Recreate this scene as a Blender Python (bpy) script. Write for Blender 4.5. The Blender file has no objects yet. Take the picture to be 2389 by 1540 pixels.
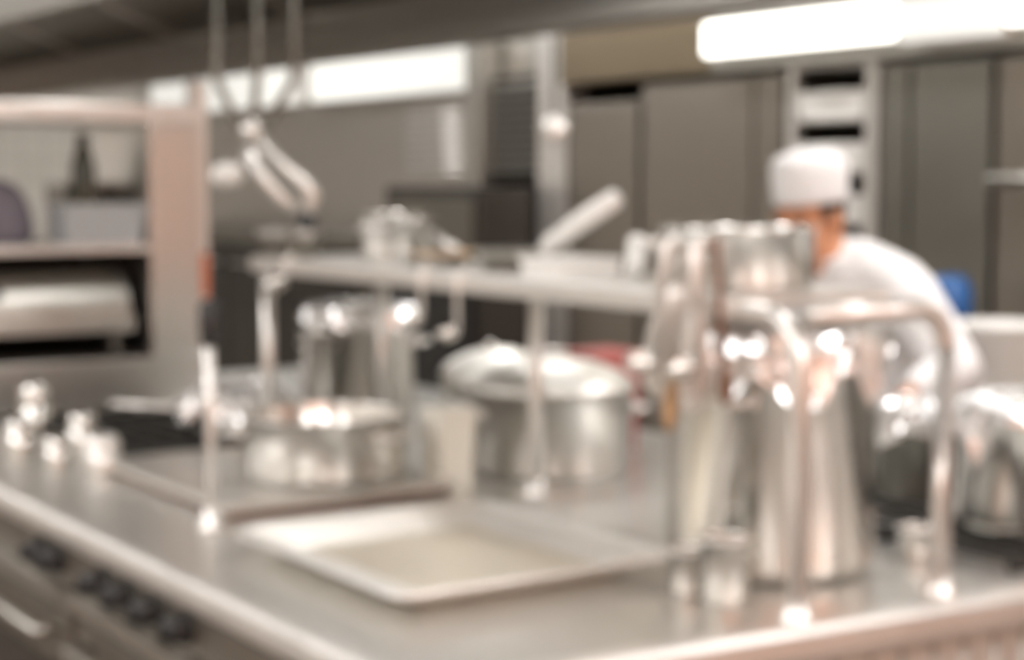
import bpy, bmesh, math, random
from math import pi, sin, cos, radians
from mathutils import Vector, Matrix, noise

S = bpy.context.scene
COL = S.collection
random.seed(4)

# ------------------------------------------------------------------ materials
def _mat(name):
    m = bpy.data.materials.new(name)
    m.use_nodes = True
    nt = m.node_tree
    return m, nt, nt.nodes['Principled BSDF']

def mat(name, col, metal=0.0, rough=0.5, var=0.08, scale=(6, 6, 6), rvar=0.06, bump=0.0, spec=0.5):
    """principled material whose colour and gloss wander a little with object-space noise"""
    m, nt, b = _mat(name)
    N, L = nt.nodes, nt.links
    tc = N.new('ShaderNodeTexCoord'); mp = N.new('ShaderNodeMapping')
    mp.inputs['Scale'].default_value = scale
    nz = N.new('ShaderNodeTexNoise'); nz.inputs['Scale'].default_value = 1.0; nz.inputs['Detail'].default_value = 3
    L.new(tc.outputs['Object'], mp.inputs['Vector']); L.new(mp.outputs['Vector'], nz.inputs['Vector'])
    mx = N.new('ShaderNodeMix'); mx.data_type = 'RGBA'
    mx.inputs[6].default_value = (*[max(0, c * (1 - var)) for c in col], 1)
    mx.inputs[7].default_value = (*[min(1, c * (1 + var)) for c in col], 1)
    L.new(nz.outputs['Fac'], mx.inputs[0]); L.new(mx.outputs[2], b.inputs['Base Color'])
    mr = N.new('ShaderNodeMapRange')
    mr.inputs['To Min'].default_value = max(0.02, rough - rvar); mr.inputs['To Max'].default_value = min(1, rough + rvar)
    L.new(nz.outputs['Fac'], mr.inputs['Value']); L.new(mr.outputs['Result'], b.inputs['Roughness'])
    b.inputs['Metallic'].default_value = metal
    b.inputs['Specular IOR Level'].default_value = spec
    if bump:
        bp = N.new('ShaderNodeBump'); bp.inputs['Strength'].default_value = bump; bp.inputs['Distance'].default_value = 0.01
        L.new(nz.outputs['Fac'], bp.inputs['Height']); L.new(bp.outputs['Normal'], b.inputs['Normal'])
    return m

def emit(name, col, strength):
    m, nt, b = _mat(name)
    b.inputs['Base Color'].default_value = (.3, .3, .28, 1)
    b.inputs['Emission Color'].default_value = (*col, 1)
    b.inputs['Emission Strength'].default_value = strength
    return m

def tile(name, c1, c2, grout, w, h, rough):
    m, nt, b = _mat(name)
    N, L = nt.nodes, nt.links
    tc = N.new('ShaderNodeTexCoord'); mp = N.new('ShaderNodeMapping')
    L.new(tc.outputs['Object'], mp.inputs['Vector'])
    br = N.new('ShaderNodeTexBrick')
    br.offset = 0.0
    br.inputs['Color1'].default_value = (*c1, 1); br.inputs['Color2'].default_value = (*c2, 1)
    br.inputs['Mortar'].default_value = (*grout, 1); br.inputs['Scale'].default_value = 1
    br.inputs['Mortar Size'].default_value = 0.004
    br.inputs['Brick Width'].default_value = w; br.inputs['Row Height'].default_value = h
    L.new(mp.outputs['Vector'], br.inputs['Vector']); L.new(br.outputs['Color'], b.inputs['Base Color'])
    b.inputs['Roughness'].default_value = rough
    return m, mp

M = {}
M['steel'] = mat('brushed steel', (.66, .645, .615), 1, .32, .03, (3, 3, 40), .03)
M['steel_top'] = mat('worn worktop steel', (.72, .705, .67), .82, .29, .03, (3, 3, 3), .03)
M['steel_pot'] = mat('polished pot steel', (.74, .725, .695), 1, .19, .05, (4, 4, 25), .05)
M['steel_dull'] = mat('dull steel', (.50, .485, .45), 1, .38, .04, (4, 4, 4), .03)
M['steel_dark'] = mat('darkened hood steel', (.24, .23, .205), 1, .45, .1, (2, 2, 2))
M['steel_cab'] = mat('dark brushed cabinet steel', (.29, .26, .225), .85, .36, .03, (3, 3, 40), .03)
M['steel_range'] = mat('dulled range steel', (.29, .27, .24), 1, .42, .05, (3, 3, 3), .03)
M['steel_sheet'] = mat('satin steel sheet', (.55, .525, .495), 1, .38, .03, (2, 2, 2), .03)
M['tray_reflect'] = mat('tan tray reflection', (.76, .70, .59), .7, .34, .12, (5, 5, 5), .05)  # tan tone of what the steel tray floor reflects
M['lid'] = mat('matt lid steel', (.70, .68, .635), 1, .47, .03, (4, 4, 4), .03)
M['steel_dimlit'] = mat('brown dim lit steel', (.24, .195, .135), 1, .40, .08, (2, 2, 2), .04)  # dim light on the soffit steel put into a brown base colour
M['steel_light'] = mat('satin steel', (.82, .80, .77), .8, .34, .04, (6, 6, 6))
M['alu'] = mat('baking tray aluminium', (.90, .885, .84), .6, .36, .06, (8, 8, 8), .08)
M['foil'] = mat('kitchen foil', (.95, .95, .95), .8, .2, .03, (20, 20, 20), .05)
M['iron'] = mat('cast iron', (.022, .02, .017), 0, .55, .3, (20, 20, 20))
M['black'] = mat('black plastic', (.012, .012, .012), 0, .4, .2)
M['recess'] = mat('dark enamel and bay shade', (.030, .024, .018), 0, .5, .3, (3, 3, 3))  # near-black enamel, also the painted shade inside the warming cabinet
M['cream'] = mat('cream plastic', (.86, .83, .74), 0, .4, .04)
M['white'] = mat('white plastic', (.82, .81, .78), 0, .42, .03)
M['cotton'] = mat('white cotton', (.75, .745, .745), 0, .9, .03, (14, 14, 14), .05, .3)
M['skin'] = mat('warm skin', (.56, .26, .14), 0, .5, .1, (25, 25, 25))
M['lips'] = mat('lips', (.42, .14, .10), 0, .45)
M['hair'] = mat('black hair', (.02, .015, .012), 0, .55, .4, (60, 60, 20))
M['eye'] = mat('eye', (.05, .035, .03), 0, .2)
M['trouser'] = mat('dark grey cotton', (.05, .05, .055), 0, .9, .2)
M['shoe'] = mat('black leather', (.015, .015, .015), 0, .4)
M['wood'] = mat('pale wood', (.48, .31, .17), 0, .55, .25, (4, 4, 40))
M['wood_dark'] = mat('dark brown wood', (.16, .075, .04), 0, .5, .25, (4, 4, 40))
M['food'] = mat('browned food crumbs', (.42, .24, .09), 0, .7, .4, (40, 40, 40), .05, .5)
M['blue'] = mat('blue plastic', (.012, .09, .28), 0, .35, .1)
M['red'] = mat('red plastic', (.42, .11, .10), 0, .4, .1)
M['orange'] = mat('orange plastic', (.72, .22, .11), 0, .45, .1)
M['grey'] = mat('grey plastic', (.42, .43, .435), 0, .4, .05)
M['purple'] = mat('violet grey cloth', (.2, .18, .215), 0, .85, .2)
M['olive'] = mat('dark olive glass', (.06, .06, .038), 0, .2, .2)
M['plaster'] = mat('painted plaster', (.78, .75, .69), 0, .8, .04)
M['ceil'] = mat('ceiling panels', (.76, .74, .69), 0, .85, .04)
M['lamp'] = emit('lit lamp diffuser', (1, .975, .96), 30)
M['lamp_wall'] = emit('lit strip diffuser', (1, .975, .89), 3.6)
M['lamp_dim'] = emit('lit soft strip diffuser', (1, .975, .91), .72)
M['bulb'] = emit('lit hood bulb', (1, .97, .94), 70)
M['floor'], _ = tile('quarry tile', (.15, .115, .09), (.18, .135, .105), (.13, .115, .1), .2, .2, .4)
M['walltile'], _mp = tile('salmon wall tile', (.86, .48, .34), (.88, .52, .38), (.76, .55, .45), .15, .15, .35)
_mp.inputs['Rotation'].default_value = (pi / 2, 0, 0)
M['backtile'], _mp = tile('white wall tile', (.80, .77, .71), (.83, .80, .74), (.6, .58, .54), .15, .15, .3)
_mp.inputs['Rotation'].default_value = (pi / 2, 0, 0)

# ------------------------------------------------------------------ mesh builder
class MB:
    def __init__(s): s.v, s.f, s.sm = [], [], []
    def add(s, verts, faces, smooth=False):
        o = len(s.v); s.v += [tuple(v) for v in verts]
        s.f += [tuple(i + o for i in f) for f in faces]; s.sm += [smooth] * len(faces)
        return s
    def box(s, x0, x1, y0, y1, z0, z1, bev=0.0):
        bm = bmesh.new(); bmesh.ops.create_cube(bm, size=1)
        for v in bm.verts:
            v.co = Vector(((x0 + x1) / 2 + v.co.x * (x1 - x0), (y0 + y1) / 2 + v.co.y * (y1 - y0), (z0 + z1) / 2 + v.co.z * (z1 - z0)))
        if bev:
            bmesh.ops.bevel(bm, geom=bm.edges[:], offset=bev, segments=2, affect='EDGES', profile=.6)
        bm.verts.index_update()
        s.add([v.co.copy() for v in bm.verts], [[v.index for v in f.verts] for f in bm.faces]); bm.free()
        return s
    def prism(s, poly, axis, a, b):
        """closed polygon swept along an axis: poly in the two other axes (cyclic order)"""
        n = len(poly); vs = []
        for t in (a, b):
            for p, q in poly:
                vs.append({'x': (t, p, q), 'y': (p, t, q), 'z': (p, q, t)}[axis])
        fs = [[i, (i + 1) % n, n + (i + 1) % n, n + i] for i in range(n)] + [list(range(n))[::-1], list(range(n, 2 * n))]
        return s.add(vs, fs)
    def lathe(s, prof, c=(0, 0, 0), n=40, mtx=None, smooth=True):
        """profile [(r,z)...] turned about z; r=0 ends close to a point"""
        vs, fs, rings = [], [], []
        for r, z in prof:
            if r < 1e-6:
                rings.append([len(vs)]); vs.append(Vector((0, 0, z)))
            else:
                rings.append(list(range(len(vs), len(vs) + n)))
                vs += [Vector((r * cos(2 * pi * i / n), r * sin(2 * pi * i / n), z)) for i in range(n)]
        for a, b in zip(rings, rings[1:]):
            for i in range(n):
                j = (i + 1) % n
                if len(a) == 1 and len(b) == 1: continue
                if len(a) == 1: fs.append([a[0], b[i], b[j]])
                elif len(b) == 1: fs.append([a[i], a[j], b[0]])
                else: fs.append([a[i], a[j], b[j], b[i]])
        c = Vector(c)
        vs = [(mtx @ v if mtx else v) + c for v in vs]
        return s.add(vs, fs, smooth)
    def tube(s, pts, r, n=12, cap=True):
        pts = [Vector(p) for p in pts]; k = len(pts)
        rs = r if isinstance(r, (list, tuple)) else [r] * k
        vs, fs = [], []
        up = None
        for i, p in enumerate(pts):
            t = (pts[min(i + 1, k - 1)] - pts[max(i - 1, 0)]).normalized()
            if up is None:
                up = t.orthogonal().normalized()
            else:
                up = (up - t * up.dot(t))
                up = up.normalized() if up.length > 1e-6 else t.orthogonal().normalized()
            w = t.cross(up)
            vs += [p + (up * cos(2 * pi * j / n) + w * sin(2 * pi * j / n)) * rs[i] for j in range(n)]
        for i in range(k - 1):
            for j in range(n):
                a, b = i * n + j, i * n + (j + 1) % n
                fs.append([a, b, b + n, a + n])
        if cap:
            fs += [list(range(n))[::-1], list(range((k - 1) * n, k * n))]
        return s.add(vs, fs, True)
    def ball(s, c, r, n=20, mtx=None):
        """ellipsoid with radii r"""
        r = r if isinstance(r, (list, tuple)) else (r, r, r)
        m = n // 2
        prof = [(sin(pi * i / m), -cos(pi * i / m)) for i in range(m + 1)]
        prof[0] = (0, -1); prof[-1] = (0, 1)
        mm = Matrix.Diagonal(Vector(r))
        return s.lathe(prof, c, n, (mtx @ mm) if mtx else mm)
    def ring(s, c, R, r, n=40, k=8):
        vs, fs = [], []
        for i in range(n):
            a = 2 * pi * i / n
            for j in range(k):
                b = 2 * pi * j / k
                vs.append((c[0] + (R + r * cos(b)) * cos(a), c[1] + (R + r * cos(b)) * sin(a), c[2] + r * sin(b)))
        for i in range(n):
            for j in range(k):
                fs.append([i * k + j, ((i + 1) % n) * k + j, ((i + 1) % n) * k + (j + 1) % k, i * k + (j + 1) % k])
        return s.add(vs, fs, True)
    def build(s, name, m, parent=None):
        me = bpy.data.meshes.new(name); me.from_pydata(s.v, [], s.f); me.update()
        bm = bmesh.new(); bm.from_mesh(me)
        bmesh.ops.recalc_face_normals(bm, faces=bm.faces[:]); bm.to_mesh(me); bm.free()
        me.polygons.foreach_set('use_smooth', s.sm)
        me.materials.append(m if not isinstance(m, str) else M[m])
        o = bpy.data.objects.new(name, me); COL.objects.link(o)
        if parent:
            o.parent = parent
            o.matrix_parent_inverse = Matrix.Translation(-Vector(parent.location))
        return o

def thing(name, label, cat, loc=(0, 0, 0), group=None):
    o = bpy.data.objects.new(name, None); COL.objects.link(o)
    o.empty_display_size = .05; o.location = loc
    o['label'] = label; o['category'] = cat
    if group: o['group'] = group
    return o
def tag(o, label, cat, group=None, kind=None):
    o['label'] = label; o['category'] = cat
    if group: o['group'] = group
    if kind: o['kind'] = kind
    return o
def struct(name, mb, m):
    o = mb.build(name, m); o['kind'] = 'structure'; return o
def copy_tree(o, loc, label, group=None):
    """a copy of a thing together with its parts and sub-parts"""
    c = o.copy(); COL.objects.link(c); c.location = loc; c['label'] = label
    if group: c['group'] = group
    for ch in o.children:
        d = ch.copy(); COL.objects.link(d); d.parent = c
        for g in ch.children:
            e = g.copy(); COL.objects.link(e); e.parent = d
    return c
def arc(c, r, a0, a1, u, v, n=10):
    c, u, v = Vector(c), Vector(u), Vector(v)
    return [c + u * (r * cos(a0 + (a1 - a0) * i / n)) + v * (r * sin(a0 + (a1 - a0) * i / n)) for i in range(n + 1)]

# ------------------------------------------------------------------ the room
struct('floor', MB().box(-4, 4, -4.2, 9, -.1, 0), 'floor')
struct('ceiling', MB().box(-4, 4, -4.2, 9, 3.0, 3.1), 'ceil')
struct('wall_left', MB().box(-4.1, -4, -4.2, 9, 0, 3.0), 'plaster')
struct('wall_right', MB().box(3.9, 4.0, -4.2, 9, 0, 3.0), 'steel_dull')
struct('wall_back', MB().box(-4, 3.9, 8.8, 8.9, 0, 3.0), 'backtile')
struct('wall_front', MB().box(-4, 3.9, -4.2, -4.1, 0, 3.0), 'walltile')
struct('trim_3', MB().box(2.97, 3.9, 2.82, 3.815, 2.065, 3.0), 'steel_dimlit')  # same soffit, its dimly lit stretch coloured brown
struct('trim_1', MB().box(2.97, 3.9, -1.0, 2.82, 2.065, 3.0), 'steel_dull')     # soffit over the tall cabinets
struct('trim_2', MB().box(3.13, 3.9, 3.815, 8.8, 2.065, 3.0), 'steel_dull')      # soffit further along

def ceiling_light(x, y, label):
    t = thing('ceiling_light', label, 'ceiling light', (x, y, 3.0), 'fluorescent ceiling lights')
    MB().box(x - .16, x + .16, y - .65, y + .65, 2.94, 2.999, .006).build('housing', 'white', t)
    MB().box(x - .13, x + .13, y - .62, y + .62, 2.925, 2.94, .004).build('diffuser', 'lamp', t)
    return t
for i, (x, y) in enumerate([(-1.6, -2.6), (-1.6, 0.0), (-1.6, 2.6), (-1.6, 5.2), (2.35, -2.4), (2.35, .4), (2.35, 3.2), (2.35, 6.0), (-3.2, -1.2), (-3.2, 1.6), (-3.2, 4.4), (.6, -2.6), (-1.6, 7.6), (.4, -3.7), (2.4, -3.7), (-1.6, -3.7)]):  # closing entries beside the end walls are added to brighten those walls
    ceiling_light(x, y, 'unseen long white fluorescent ceiling light of the kitchen')

# ------------------------------------------------------------------ extractor hood over the island
hood = thing('extractor_hood', 'large steel extractor hood with dark slanted underside over the island', 'extractor hood', (.95, 3.5, 2.09))
HY0, HY1 = -.5, 8.2
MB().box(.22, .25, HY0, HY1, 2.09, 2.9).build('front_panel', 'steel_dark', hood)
MB().prism([(1.75, 2.095), (1.78, 2.095), (1.78, 2.9), (1.75, 2.9)], 'y', HY0, HY1).build('rear_panel', 'steel', hood)
MB().prism([(1.62, 2.095), (1.745, 2.095), (1.745, 2.115), (1.64, 2.115), (1.64, 2.14), (1.62, 2.14)], 'y', HY0 + .01, HY1 - .01).build('gutter', 'steel_dull', hood)
MB().box(.25, 1.75, HY1 - .03, HY1, 2.09, 2.9).build('end_panel', 'steel_dull', hood)
MB().box(.25, 1.75, HY0, HY0 + .03, 2.09, 2.9).build('end_panel', 'steel_dull', hood)
sl = MB()
for a, b in ((( 1.745, 2.285), (.95, 2.62)), ((.255, 2.285), (.9, 2.62))):
    sl.prism([a, b, (b[0], b[1] + .02), (a[0], a[1] + .02)], 'y', HY0 + .03, HY1 - .03)
sl.box(.88, .97, HY0 + .03, HY1 - .03, 2.6, 2.64)
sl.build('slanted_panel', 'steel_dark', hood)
for k in range(7):
    y = .12 + 1.22 * k
    MB().prism([(1.742, 2.27), (.95, 2.60), (.95, 2.63), (1.742, 2.30)], 'y', y - .035, y + .035).build('rib', 'steel_dull', hood)
for k in range(3):
    y = .0 + k * 1.05
    lp = MB().lathe([(0, 2.49), (.05, 2.495), (.075, 2.53), (.08, 2.6), (0, 2.6)], (.93, y, 0), 24).build('lamp', 'bulb', hood)
    MB().lathe([(.083, 2.60), (.09, 2.55), (.10, 2.55), (.10, 2.605), (.083, 2.60)], (.93, y, 0), 24).build('lamp_ring', 'steel', lp)

# ------------------------------------------------------------------ island worktop and ranges
WX, WY1 = 1.95, 4.1
top = thing('worktop', 'long stainless steel island worktop carrying the pots and trays', 'worktop', (0.9, 2, .86))
MB().prism([(.03, .012), (WX, -.128), (WX, WY1), (.03, WY1)], 'z', .86, .9).build('top_plate', 'steel_top', top)
MB().prism([(.032, .9), (.012, .898), (.0, .888), (-.004, .87), (.0, .85), (.012, .838), (.032, .836)], 'y', -.02, WY1).build('front_edge', 'steel_light', top)
ee = MB().prism([(-.0, .9005), (-.034, .898), (-.044, .885), (-.046, .85), (-.038, .832), (-.0, .83)], 'x', -.002, WX)
ee.v = [(x, y + .016 - .073 * x, z) for x, y, z in ee.v]
ee.build('end_edge', 'steel_light', top)

def range_unit(y0, y1, knobs, label):
    t = thing('cooking_range', label, 'range', (.5, (y0 + y1) / 2, 0), 'ranges under the island')
    if y0 < .1:                                   # the end unit follows the angled end of the worktop
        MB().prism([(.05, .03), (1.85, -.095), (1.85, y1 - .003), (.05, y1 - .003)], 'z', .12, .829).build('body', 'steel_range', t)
        ep = MB().prism([(.04, .016), (1.86, -.112), (1.86, -.097), (.04, .031)], 'z', .14, .829).build('end_panel', 'steel_light', t)
        rb = MB()
        for k in range(23):
            x = .10 + k * .075
            rb.tube([(x, .014 - .0703 * (x - .04), .16), (x, .014 - .0703 * (x - .04), .815)], .005, 8)
        rb.build('ribs', 'steel_dull', ep)
    else:
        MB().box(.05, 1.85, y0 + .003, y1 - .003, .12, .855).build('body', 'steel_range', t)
    MB().box(.018, .05, y0 + .004, y1 - .004, .745, .832, .003).build('control_panel', 'steel_range', t)
    for ky in knobs:
        k = MB().lathe([(0, .05), (.022, .05), (.026, .032), (.031, .008), (.033, 0), (0, 0)], (.018, ky, .797), 20, Matrix.Rotation(-pi / 2, 3, 'Y')).build('knob', 'black', t)
        MB().box(-.042, -.031, ky - .004, ky + .004, .78, .814, .002).build('grip', 'black', k)
    MB().prism([(-.012, .742), (.03, .742), (.03, .70), (.0, .70), (-.012, .715)], 'y', y0 + .01, y1 - .01).build('drip_rail', 'steel_dull', t)
    d = MB().box(.02, .05, y0 + .02, y1 - .02, .2, .68, .006).build('oven_door', 'steel_range', t)
    MB().box(.012, .021, y0 + .14, y1 - .14, .27, .54, .002).build('window', 'recess', d)
    hb = MB().tube([(.02, y0 + .1, .63), (-.03, y0 + .1, .63), (-.03, y1 - .1, .63), (.02, y1 - .1, .63)], .012)
    hb.build('door_handle', 'steel_dull', d)
    for yy in (y0 + .06, y1 - .06):
        for xx in (.12, 1.78):
            MB().lathe([(0, 0), (.03, 0), (.025, .02), (.02, .121), (0, .121)], (xx, yy, 0), 14).build('leg', 'steel', t)
    return t
range_unit(.04, .80, [], 'steel range unit with plain front at the near end of the island')
range_unit(.80, 1.52, [.86, 1.02, 1.175, 1.315], 'steel range with a row of four black knobs under the island front edge')
range_unit(1.52, 2.3, [1.585, 1.70], 'steel range with paired black knobs at the left frame edge')
range_unit(2.3, 4.05, [2.5, 2.7, 3.2, 3.4], 'long steel range under the far end of the island')

# ------------------------------------------------------------------ rack over the worktop
rack = thing('overshelf', 'tubular steel shelf on posts standing across the island worktop', 'shelf', (.92, 1.0, .9))
R = .019
FX, BX, YN, YF = .752, 1.103, -.045, 2.10
rail_z = 1.425
p1 = [(FX, YN, .902), (FX, YN, 1.33)] + arc((FX, YN + .095, 1.33), .095, pi, pi / 2, (0, 1, 0), (0, 0, 1)) + [(FX, YF, rail_z)]
MB().tube(p1, R, 14).build('front_rail', 'steel_light', rack)
p2 = [(BX, YN, .902), (BX, YN, 1.35)] + arc((BX - .075, YN, 1.35), .075, 0, pi / 2, (1, 0, 0), (0, 0, 1)) + [(FX + .02, YN, rail_z)]
MB().tube(p2, R, 14).build('end_rail', 'steel_light', rack)
MB().tube([(BX, YN + .05, rail_z), (BX, YF, rail_z)], R * .8, 12).build('rear_rail', 'steel_light', rack)
for (x, y, h) in ((1.05, 1.185, 1.42), (FX, 2.03, 1.42), (BX, 2.03, 1.42)):
    p = MB().tube([(x, y, .902), (x, y, h)], .017, 14).build('post', 'steel_light', rack)
for (x, y) in ((FX, YN), (BX, YN), (1.05, 1.185), (FX, 2.03), (BX, 2.03)):
    MB().lathe([(0, .9005), (.034, .9005), (.034, .906), (.023, .915), (.022, .94), (0, .94)], (x, y, 0), 20).build('base_flange', 'steel_light', rack)
MB().box(FX + .012, BX - .005, .085, YF, 1.432, 1.449, .002).build('shelf_plate', 'steel_light', rack)
MB().box(FX - .02, FX - .0, .12, YF, 1.412, 1.449, .003).build('shelf_lip', 'steel_light', rack)

# ------------------------------------------------------------------ pots
def pot_profile(r, h, t=.004, rim=.006, base_r=.02):
    pr = [(0, 0), (r - base_r, 0)]
    for i in range(1, 6):
        a = pi / 2 * i / 5
        pr.append((r - base_r + base_r * sin(a), base_r - base_r * cos(a)))
    pr += [(r, h - .004), (r + rim, h - .003), (r + rim + .002, h), (r + rim, h + .004), (r - t * .5, h + .003), (r - t, h - .003), (r - t, base_r)]
    pr += [(r - t - base_r, t), (0, t)]
    return pr
def side_handle(mb, c, r, z, ang, w=.11, d=.045, tr=.007):
    u = Vector((cos(ang), sin(ang), 0)); v = Vector((-sin(ang), cos(ang), 0)); c = Vector((c[0], c[1], z))
    a = c + u * (r - .002)
    pts = [a - v * w / 2, a - v * w / 2 + u * d * .7, a - v * w * .35 + u * d, a + v * w * .35 + u * d, a + v * w / 2 + u * d * .7, a + v * w / 2]
    mb.tube(pts, tr, 10)
    for sg in (-1, 1):
        mb.ball(a + v * sg * w / 2, (.012, .012, .016), 10)
def pot(name, label, c, r, h, m='steel_pot', angs=(), hz=None, group=None, cat='pot', n=56, base_r=.02, hw=.11, rim_band=True):
    t = thing(name, label, cat, c, group)
    MB().lathe(pot_profile(r, h, base_r=base_r), c, n).build('body', m, t)
    if hz is None: hz = h * .78
    for a in angs:
        mb = MB(); side_handle(mb, c, r, c[2] + hz, a, hw); mb.build('handle', 'steel_light', t)
    return t
def foil(label, c, r, drop, seed, dome=.02, flare=.012, spikes=4, spike=.06, amp=.011, name='foil_cover', group='crumpled foil covers'):
    """crumpled foil: dented top, then a ragged skirt hanging down the side of the pot"""
    rnd = random.Random(seed)
    n = 84; vs, fs = [], []
    ph = [rnd.uniform(0, 2 * pi) for _ in range(6)]
    rings = [0.0, .25, .5, .72, .88, .97, 1.0]
    vs.append(Vector((c[0], c[1], c[2] + dome)))
    prev = [0]
    down = [.0, .25, .5, .75, 1.0]
    def length(a):
        s = .55 + .25 * sin(3 * a + ph[0]) + .2 * sin(7 * a + ph[1])
        return max(.25, s) * drop + spike * max(0, sin(spikes * a + ph[2])) ** 4
    lvl = [(q, None) for q in rings[1:]] + [(1.0, d) for d in down[1:]]
    for li, (q, d) in enumerate(lvl):
        cur = []
        for i in range(n):
            a = 2 * pi * i / n
            rr = q * (r + .008); z = c[2] + dome * (1 - q * q) + .004
            if d is not None:
                rr = r + .010 + flare * d * (.6 + .5 * sin(11 * a + ph[3]))
                z = c[2] - length(a) * d
            k = amp * (1 if li > 0 else .4)
            dr = rnd.uniform(-k * .5, k) if d is not None else rnd.uniform(-k, k) * .4
            if d is not None: dr = abs(dr)
            dz = rnd.uniform(-k, k) * .6 if d is not None else rnd.uniform(-.1, 1) * k * .8
            cur.append(len(vs)); vs.append(Vector((c[0] + (rr + dr) * cos(a), c[1] + (rr + dr) * sin(a), z + dz)))
        for i in range(n):
            j = (i + 1) % n
            if len(prev) == 1: fs.append([prev[0], cur[i], cur[j]])
            elif (i + li) % 2: fs += [[prev[i], prev[j], cur[j]], [prev[i], cur[j], cur[i]]]
            else: fs += [[prev[i], prev[j], cur[i]], [prev[j], cur[j], cur[i]]]
        prev = cur
    o = MB().add(vs, fs, False).build(name, 'foil')
    tag(o, label, 'foil', group)
    return o

# tall stock pot in front, right of centre
SC = (1.005, .305, .9)
pot('stock_pot', 'tallest stainless stock pot behind the two near rack posts', SC, .202, .455, angs=(radians(203), radians(23)), hz=.35, base_r=.035, group='stock pots')
foil('crumpled foil hooding the tallest stock pot behind the near posts', (SC[0], SC[1], 1.362), .206, .125, 3, spikes=5, spike=.07)
# cups before it
def cup(c, r, h, label):
    t = thing('steel_cup', label, 'cup', c, 'steel cups')
    MB().lathe(pot_profile(r, h, .002, .003, .008), c, 32).build('body', 'steel_pot', t)
    MB().ring((c[0], c[1], c[2] + h), r + .003, .004, 32).build('rim', 'steel_light', t)
    return t
cup((.735, .125, .9), .043, .118, 'wider steel cup with thick rim before the tallest stock pot')
cup((.715, .205, .9), .032, .085, 'narrow steel cup left of the wider cup before the tallest pot')
cup((1.30, .20, .9), .033, .06, 'small steel cup between the tallest stock pot and the right rack post')

# domed braising pot behind the slim rear post
DC = (1.295, 1.47, .9)
t = pot('braising_pot', 'wide steel braising pot with domed lid behind the slim middle post', DC, .212, .215, 'steel', angs=(radians(165), radians(-15), ), hz=.16, hw=.13)
lid = MB().lathe([(0, .078), (.05, .076), (.12, .064), (.175, .045), (.205, .024), (.222, .008), (.224, 0), (.21, 0), (.19, .018), (0, .066)], (DC[0], DC[1], 1.118), 48).build('lid', 'lid', t)
MB().tube([(DC[0] - .05, DC[1], 1.192), (DC[0] - .04, DC[1], 1.212), (DC[0] + .04, DC[1], 1.212), (DC[0] + .05, DC[1], 1.192)], .007).build('lid_handle', 'steel_light', lid)
# second pot left of it, lid askew
EC = (1.40, 1.93, .9)
t = pot('sauce_pot', 'smaller steel pot with tilted lid left of the domed braising pot', EC, .135, .18, 'steel', angs=(radians(215), radians(35)), hz=.13)
mt = Matrix.Rotation(radians(9), 3, 'X') @ Matrix.Rotation(radians(-13), 3, 'Y')
l2 = MB().lathe([(0, .045), (.06, .04), (.115, .018), (.142, .002), (.143, -.003), (.11, .012), (0, .04)], (EC[0], EC[1], 1.122), 40, mt).build('lid', 'lid', t)
MB().ball((EC[0] + .006, EC[1] + .008, 1.178), (.017, .017, .018)).build('lid_knob', 'steel_pot', l2)

# cream container
t = thing('food_container', 'cream plastic container between the low wide pan and the domed pot', 'container', (.935, 1.40, .9))
def tub(mb, c, w0, w1, d0, d1, h, th=.004):
    (x, y, z) = c
    def rect(w, d, zz): return [(x - w / 2, y - d / 2, zz), (x + w / 2, y - d / 2, zz), (x + w / 2, y + d / 2, zz), (x - w / 2, y + d / 2, zz)]
    vs = rect(w0, d0, z) + rect(w1, d1, z + h) + rect(w1 - 2 * th, d1 - 2 * th, z + h) + rect(w0 - 2 * th, d0 - 2 * th, z + th)
    fs = [[3, 2, 1, 0]] + [[a + i, a + (i + 1) % 4, a + 4 + (i + 1) % 4, a + 4 + i] for a in (0, 4, 8) for i in range(4)] + [[12, 13, 14, 15]]
    return mb.add(vs, fs)
tub(MB(), (.935, 1.40, .9), .088, .098, .088, .098, .19).build('body', 'cream', t)
MB().box(.935 - .053, .935 + .053, 1.40 - .053, 1.40 + .053, 1.085, 1.098, .004).build('lid', 'cream', t)

# tall pot with foil, left of centre
TC = (1.145, 2.225, .9)
pot('stock_pot', 'tall stainless stock pot with foil top behind the low wide pan', TC, .152, .375, angs=(radians(190), radians(-40)), hz=.29, base_r=.03, group='stock pots')
foil('crumpled foil on the tall stock pot behind the low wide pan', (TC[0], TC[1], 1.281), .156, .06, 8, spikes=4, spike=.035)
pot('bain_marie_pot', 'slim cylindrical steel pot left of the foil topped tall pot', (.945, 2.12, .9), .045, .33, angs=(), base_r=.012)

# low wide pan on griddle plate
t = thing('griddle_plate', 'thick flat steel griddle plate under the low wide pan', 'griddle', (.62, 1.75, .9))
MB().box(.30, .90, 1.30, 2.08, .915, .936, .004).build('plate', 'steel_top', t)
MB().box(.315, .885, 1.315, 2.065, .9005, .9155).build('under_shade', 'wood_dark', t)  # dark brown block paints in the shadow below the plate
LC = (.655, 1.52, .9365)
pot('low_pan', 'low wide steel pan standing on the griddle plate', LC, .197, .155, angs=(radians(150), radians(-62)), hz=.115, base_r=.025)

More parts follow.
